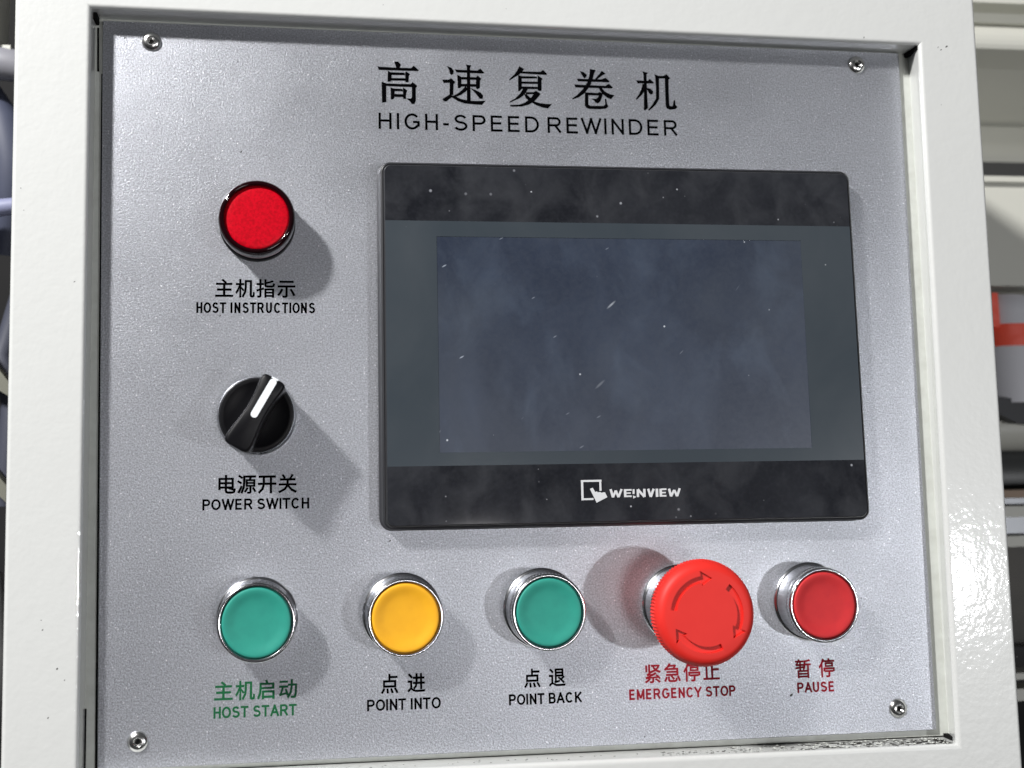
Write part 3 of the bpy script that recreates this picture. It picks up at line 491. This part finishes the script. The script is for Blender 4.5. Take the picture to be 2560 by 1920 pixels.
# ---- selector switch -------------------------------------------------------
sw = link('selector_switch', M().lathe([(15.6,0),(15.6,1.0),(15.1,1.6),(14.6,2.2),(14.5,7.5),(14.75,8.0),(14.75,9.4),(14.55,9.8),(14.3,9.9),(14.2,9.0)], 120).mesh('selector_switch', chrome, 32),
          panel, (-65.9-PL[0], -1.9-PL[1], 0), label='black rotary selector switch with a white pointer above the POWER SWITCH caption')
knob = link('knob', M().lathe([(14.25,9.0),(14.25,11.2),(13.9,11.7),(13.0,11.9),(12.4,11.75),(11.5,11.3),(7,10.9),(0,10.8)], 96).mesh('knob', blk, 40), sw)
# pointer grip: waisted bar across the knob
def grip():
    L0 = 14.7; sec = []
    st = [(-L0,3.0),(-14.4,4.3),(-13.6,5.0),(-12,5.3),(-8,4.9),(-4,4.3),(0,3.9),(4,3.9),(8,4.3),(12,4.9),(13.6,4.8),(14.4,4.2),(L0,3.0)]
    out = [(x, w_) for x, w_ in st]+[(x, -w_) for x, w_ in st[::-1]]
    R = []
    for z, g, gx in ((10.5,1.15,.97),(16,1.06,1.0),(28.2,1.0,1.0),(29.3,.93,.985),(29.7,.8,.96)):
        R.append([(x*gx, y*g, z) for x, y in out])
    m = M().loft(R, cap0=True, cap1=True)
    return m
g = link('grip', grip().mesh('grip', blk, 45), sw); g.rotation_euler = (0,0,radians(60))
me_p = M().loft([[(x,y,z) for x,y in rrect(-1.9,14.3,-1.35,1.35,1.3)] for z in (29.2,29.85)], cap0=True, cap1=True)
me_p.box(14.2,14.85,-1.33,1.33,25.5,29.8)
p = link('pointer_line', me_p.mesh('pointer_line', mat('white_pointer', (.82,.86,.90), .4)), sw); p.rotation_euler = (0,0,radians(60))

# ---- touchscreen -----------------------------------------------------------
HX0,HX1,HY0,HY1 = -16.8,185.7,-47.3,100.7
def rr(d, z, r=4.2): return [(x,y,z) for x,y in rrect(HX0+d,HX1-d,HY0+d,HY1-d,max(.6,r-d))]
m = M().loft([rr(-.7,0), rr(-.7,.8), rr(-.2,1.6), rr(0,6.6), rr(.25,7.3), rr(.9,7.75), rr(1.15,7.45), rr(1.35,7.45), rr(1.6,8.2), rr(1.9,8.5)], cap0=True, cap1=True)
hm = part('touchscreen', m, hmi_body, smooth=35, label='dark grey operator touchscreen with a blank screen')
F0,F1,F2,F3 = HX0+1.85,HX1-1.85,HY0+1.85,HY1-1.85; GY0,GY1 = -22.6,76.1; LX0,LX1,LY0,LY1 = 5.9,161.4,-17.4,69.7
def halfr(top):
    r = 2.6; k = 6
    if top: pts = [(F0,GY1),(F1,GY1)]+[(F1-r+r*cos(radians(a)),F3-r+r*sin(radians(a))) for a in range(0,91,15)]+[(F0+r+r*cos(radians(a)),F3-r+r*sin(radians(a))) for a in range(90,181,15)]
    else: pts = [(F1,GY0),(F0,GY0)]+[(F0+r+r*cos(radians(a)),F2+r+r*sin(radians(a))) for a in range(180,271,15)]+[(F1-r+r*cos(radians(a)),F2+r+r*sin(radians(a))) for a in range(270,361,15)]
    return pts
part('top_band', M().prism(halfr(True), 8.3, 8.75), band, parent=hm)
part('bottom_band', M().prism(halfr(False), 8.3, 8.75), band, parent=hm)
m = M()
o_ = [(F0,GY1),(F1,GY1),(F1,GY0),(F0,GY0)]; i_ = [(LX0,LY1),(LX1,LY1),(LX1,LY0),(LX0,LY0)]
m.loft([R4(i_,7.9), R4(i_,8.72), R4(o_,8.72), R4(o_,8.3)])
part('screen_border', m, mask, parent=hm)
part('display', M().box(LX0-.2,LX1+.2,LY0-.2,LY1+.2,8.52,8.58), lcd, parent=hm)
# maker's mark on the lower band
LOGO = json.loads(r'''[[66.45,-32.62,67.59,-32.13,68.61,-33.87,69.33,-33.65,69.56,-34.0,70.75,-33.91,71.1,-34.21,72.18,-34.05,72.66,-34.1,73.55,-36.02,69.06,-38.12],[84.12,-35.52,85.54,-36.07,84.31,-36.79],[62.87,-29.08,63.78,-29.07,63.76,-37.09,62.86,-37.1],[62.83,-29.85,62.84,-29.07,71.34,-29.04,71.33,-29.83],[70.4,-29.43,71.21,-29.42,71.22,-33.44,70.41,-33.46],[63.04,-37.05,63.04,-36.32,67.8,-36.26,67.8,-37.0],[74.51,-33.0,75.44,-32.75,76.33,-35.98,75.4,-36.23],[76.28,-36.28,75.45,-35.94,76.7,-33.27,77.53,-33.61],[76.68,-33.6,77.54,-33.28,78.57,-35.95,77.72,-36.26],[78.56,-36.27,77.72,-35.94,79.13,-32.74,79.97,-33.07],[80.46,-32.99,81.47,-32.97,81.48,-36.1,80.47,-36.12],[80.96,-33.64,80.96,-33.0,83.72,-32.96,83.72,-33.6],[80.91,-34.84,80.92,-34.29,83.32,-34.28,83.31,-34.84],[80.86,-36.13,80.87,-35.48,83.64,-35.49,83.62,-36.13],[84.12,-33.03,84.94,-33.04,84.86,-34.96,84.05,-34.94],[85.78,-33.15,86.74,-33.13,86.75,-36.17,85.78,-36.19],[85.89,-33.44,86.63,-32.83,89.29,-35.83,88.55,-36.43],[88.51,-32.96,89.47,-32.95,89.45,-36.18,88.48,-36.18],[90.14,-33.11,91.07,-32.85,92.03,-36.09,91.1,-36.36],[92.02,-36.39,91.12,-36.06,92.46,-32.85,93.35,-33.18],[93.7,-33.0,94.77,-32.98,94.76,-36.26,93.69,-36.28],[95.28,-33.08,96.34,-33.06,96.34,-36.18,95.27,-36.2],[95.8,-33.62,95.8,-32.97,98.23,-32.92,98.23,-33.57],[95.74,-34.89,95.75,-34.34,97.93,-34.33,97.92,-34.88],[95.69,-36.21,95.7,-35.56,98.12,-35.56,98.11,-36.2],[98.85,-33.19,99.8,-32.97,100.52,-36.04,99.57,-36.26],[100.45,-36.35,99.64,-35.94,101.09,-33.42,101.89,-33.83],[101.06,-33.8,101.92,-33.45,103.02,-35.97,102.17,-36.32],[103.03,-36.29,102.17,-36.0,103.39,-32.87,104.26,-33.16]]''')
m = M()
for k, st in enumerate(LOGO): m.prism([(st[i], st[i+1]) for i in range(0, len(st), 2)], 8.7, 8.80+.004*(k % 9))
part('printed_logo', m, white_print, parent=hm)

# ================================================================== BEHIND THE CABINET
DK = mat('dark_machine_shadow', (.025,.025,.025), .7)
wall = link('wall', M().box(-900,1200,-900,1100,-620,-600).mesh('wall', mat('dark_wall', (.016,.016,.017), .9, vary=(.01,.6,(.006,.006,.007)))), None, (0,0,0), kind='structure')
def bg(name, m, material, loc, label, category, smooth=False, group=None, tilt=0):
    rel(m, loc); o = link(name, m.mesh(name, material, smooth), None, loc, label=label, category=category)
    if group: o['group'] = group
    return o
def extr(pts, x0, x1):   # profile (y,z) along x
    n = len(pts)
    return M().add([(x0,y,z) for y,z in pts]+[(x1,y,z) for y,z in pts], [tuple(range(n)), tuple(range(n,2*n))[::-1]]+[(i,n+i,n+(i+1)%n,(i+1)%n) for i in range(n)])
def hcyl(x0, x1, y, z, r, n=40):
    return extr([(y+r*cos(2*pi*i/n), z+r*sin(2*pi*i/n)) for i in range(n)], x0, x1)
XA, XB = 300, 460
# cream machine cover: upper flange, groove, rounded nose, face sloping away below
prof = [(300,-145),(247.5,-145),(246.5,-158),(239,-160),(237,-150)]
for k in range(0, 9):
    a = radians(80-14*k); prof.append((226+11*sin(a), -158+11*cos(a)))
prof += [(214,-166),(190,-205),(188,-200),(168,-214),(164,-250),(300,-250)]
bg('machine_cover', extr(prof, XA, XB), cream_back, (XA,164,-250), 'cream sheet metal machine cover with a rounded nose at the upper right behind the cabinet', 'machine cover')
bg('dark_gap_block', M().box(XA,XB,138,166,-235,-205), DK, (XA,138,-235), 'dark block standing in for the shaded gap below the cream machine cover', 'dark gap')  # near-black box takes the place of the shade inside an open gap
bg('guard_panel', M().box(XA,XB,76,141.2,-200,-150).box(XA,XB,137.8,141.2,-150,-147), cream_back, (XA,76,-200), 'cream guard plate with a bright upper lip below the dark gap', 'guard plate')
bg('cover_lip', M().box(XA,XB,68,77,-215,-175), mat('shadowed_lip',(.22,.21,.18),.6), (XA,68,-215), 'thin ledge with shade painted into its colour under the cream guard plate', 'ledge')  # darkened cream: the shade below the guard plate is in the colour
# white roll with red tape
roll = thing('film_roll', (372,8,-170), 'white roll bound with bright red tape past the right edge of the cabinet', 'roll')
wp = mat('white_roll', (.66,.66,.70), .5); rt = mat('red_tape', (.98,.10,.05), .45, bump=[(.12,.5)])
mm_ = M(); n = 40
rr_ = [(20*cos(2*pi*i/n), 20*sin(2*pi*i/n)) for i in range(n)]
link('roll_body', M().loft([[(x*k,y_,z*k) for x,z in rr_] for y_,k in ((0,1),(54,1),(60,.93),(64,.75),(65,.3))], cap0=True, cap1=True).mesh('roll_body', wp, 40), roll)
link('tape_band', M().loft([[(x*1.03,y_,z*1.03) for x,z in rr_] for y_ in (33,46)]).mesh('tape_band', rt, 40), roll)
link('tape_tail', M().box(-21.5,-13,44,64,8,19.5).mesh('tape_tail', rt), roll)
bg('black_belt', M().prism([(345,13),(400,5),(400,-7),(366,-4),(352,3),(345,9)], -168, -152), mat('black_belt',(.012,.013,.018),.5), (345,0,-168), 'black belt end curving beneath the white roll', 'belt')
bg('guide_roller', hcyl(XA,XB,-6,-175,14), cream_back, (XA,-20,-175), 'cream round guide bar just under the black belt', 'bar', 40)
bg('rubber_roller', hcyl(XA,XB,-34,-195,24), mat('dark_roller',(.055,.058,.058),.38), (XA,-58,-195), 'dark grey rubber roller below the cream guide bar', 'roller', 40)
bg('wooden_rail', M().box(XA,XB,-46.5,-42.2,-165,-150), mat('brown_rail',(.30,.20,.13),.5), (XA,-46,-165), 'thin brown rail under the dark roller', 'rail')
st = mat('grey_rail', (.34,.35,.37), .4, metal=.5)
for y0,y1,z,c,lab in ((-50,-46.8,-152,st,'narrow grey metal rail directly under the brown rail'),
                      (-57.5,-51.2,-150,cream_back,'pale upper crossbar of the machine frame'),
                      (-67.5,-57.9,-158,st,'grey channel between the two pale crossbars'),
                      (-74,-68,-150,cream_back,'pale lower crossbar of the machine frame')):
    bg('machine_rail', M().box(XA,XB,y0,y1,z-15,z), c, (XA,y0,z-15), lab, 'rail')
bg('lower_panel', M().box(XA,XB,-141,-75,-240,-215), mat('brown_grey_panel',(.13,.12,.105),.6, vary=(.02,.7,(.05,.05,.045))), (XA,-141,-240), 'dark brown grey machine panel below the pale crossbars', 'machine panel')
for y0,y1,lab in ((-147,-143.5,'thin pale strip at the lower right edge of the view'),(-158.5,-152,'wider pale strip lowest at the right edge of the view')):
    bg('machine_rail', M().box(XA,XB,y0,y1,-165,-150), cream_back, (XA,y0,-165), lab, 'rail')
# left edge
bg('machine_post', M().box(-230,-197,185,330,-130,-100).box(-230,-190.0,178,186,-130,-104), cream_back, (-210,178,-130), 'cream machine post at the top left corner of the view', 'post')
def tube(path, r, n=20, sq=1):
    P = [Vector(p) for p in path]; rings = []
    for i, p in enumerate(P):
        t = (P[min(i+1,len(P)-1)]-P[max(i-1,0)]).normalized(); a = t.cross(Vector((0,0,1))).normalized(); b = a.cross(t)
        rad = r[i] if isinstance(r, (list,tuple)) else r
        rings.append([tuple(p+a*rad*cos(2*pi*k/n)+b*rad*sq*sin(2*pi*k/n)) for k in range(n)])
    return M().loft(rings, cap0=True, cap1=True)
bl = mat('blue_grey_fabric', (.05,.058,.095), .6); bw = mat('white_fitting', (.24,.24,.27), .45)
bg('fabric_sleeve', tube([(-204,168,-125),(-195,150,-118),(-190,130,-115),(-190,110,-118),(-194,85,-125)], [6,9,9.5,9,7]), bl, (-194,85,-125), 'blue grey fabric sleeve hanging left of the cabinet', 'fabric sleeve', 60)
bg('white_fitting', tube([(-215,176,-112),(-196,178,-108),(-184,176,-108),(-172,168,-112)], [9,8.5,8,7]), bw, (-196,168,-112), 'rounded white fitting at the top of the blue sleeve', 'fitting', 60)
bg('white_clip', tube([(-215,98,-105),(-198,102,-100),(-184,104,-100)], [5,4.6,4]), mat('lavender_clip',(.22,.235,.36),.5), (-198,98,-105), 'pale lavender clip across the lower end of the blue sleeve', 'clip', 60)
bg('cable_bundle', tube([(-180,90,-130),(-190,60,-140),(-197,35,-138),(-190,10,-135),(-194,-40,-140)], [5,6,5,6,5]), mat('slate_cable',(.06,.065,.09),.5), (-194,-40,-140), 'dark slate cable bundle running down left of the cabinet', 'cable', 60)
bg('steel_bracket', M().prism([(-215,55),(-188,20),(-186,12),(-215,30)], -125, -115).prism([(-215,2),(-188,-30),(-188,-38),(-215,-12)], -128, -118), mat('olive_bracket',(.16,.16,.13),.6), (-200,-38,-128), 'slanting olive grey bracket low on the left edge of the view', 'bracket')
bg('pipe', tube([(-215,-55,-130),(-198,-75,-130),(-192,-110,-130),(-196,-170,-130)], 7), mat('grey_pipe',(.10,.10,.10),.5), (-196,-170,-130), 'grey pipe at the bottom left edge of the view', 'pipe', 60)
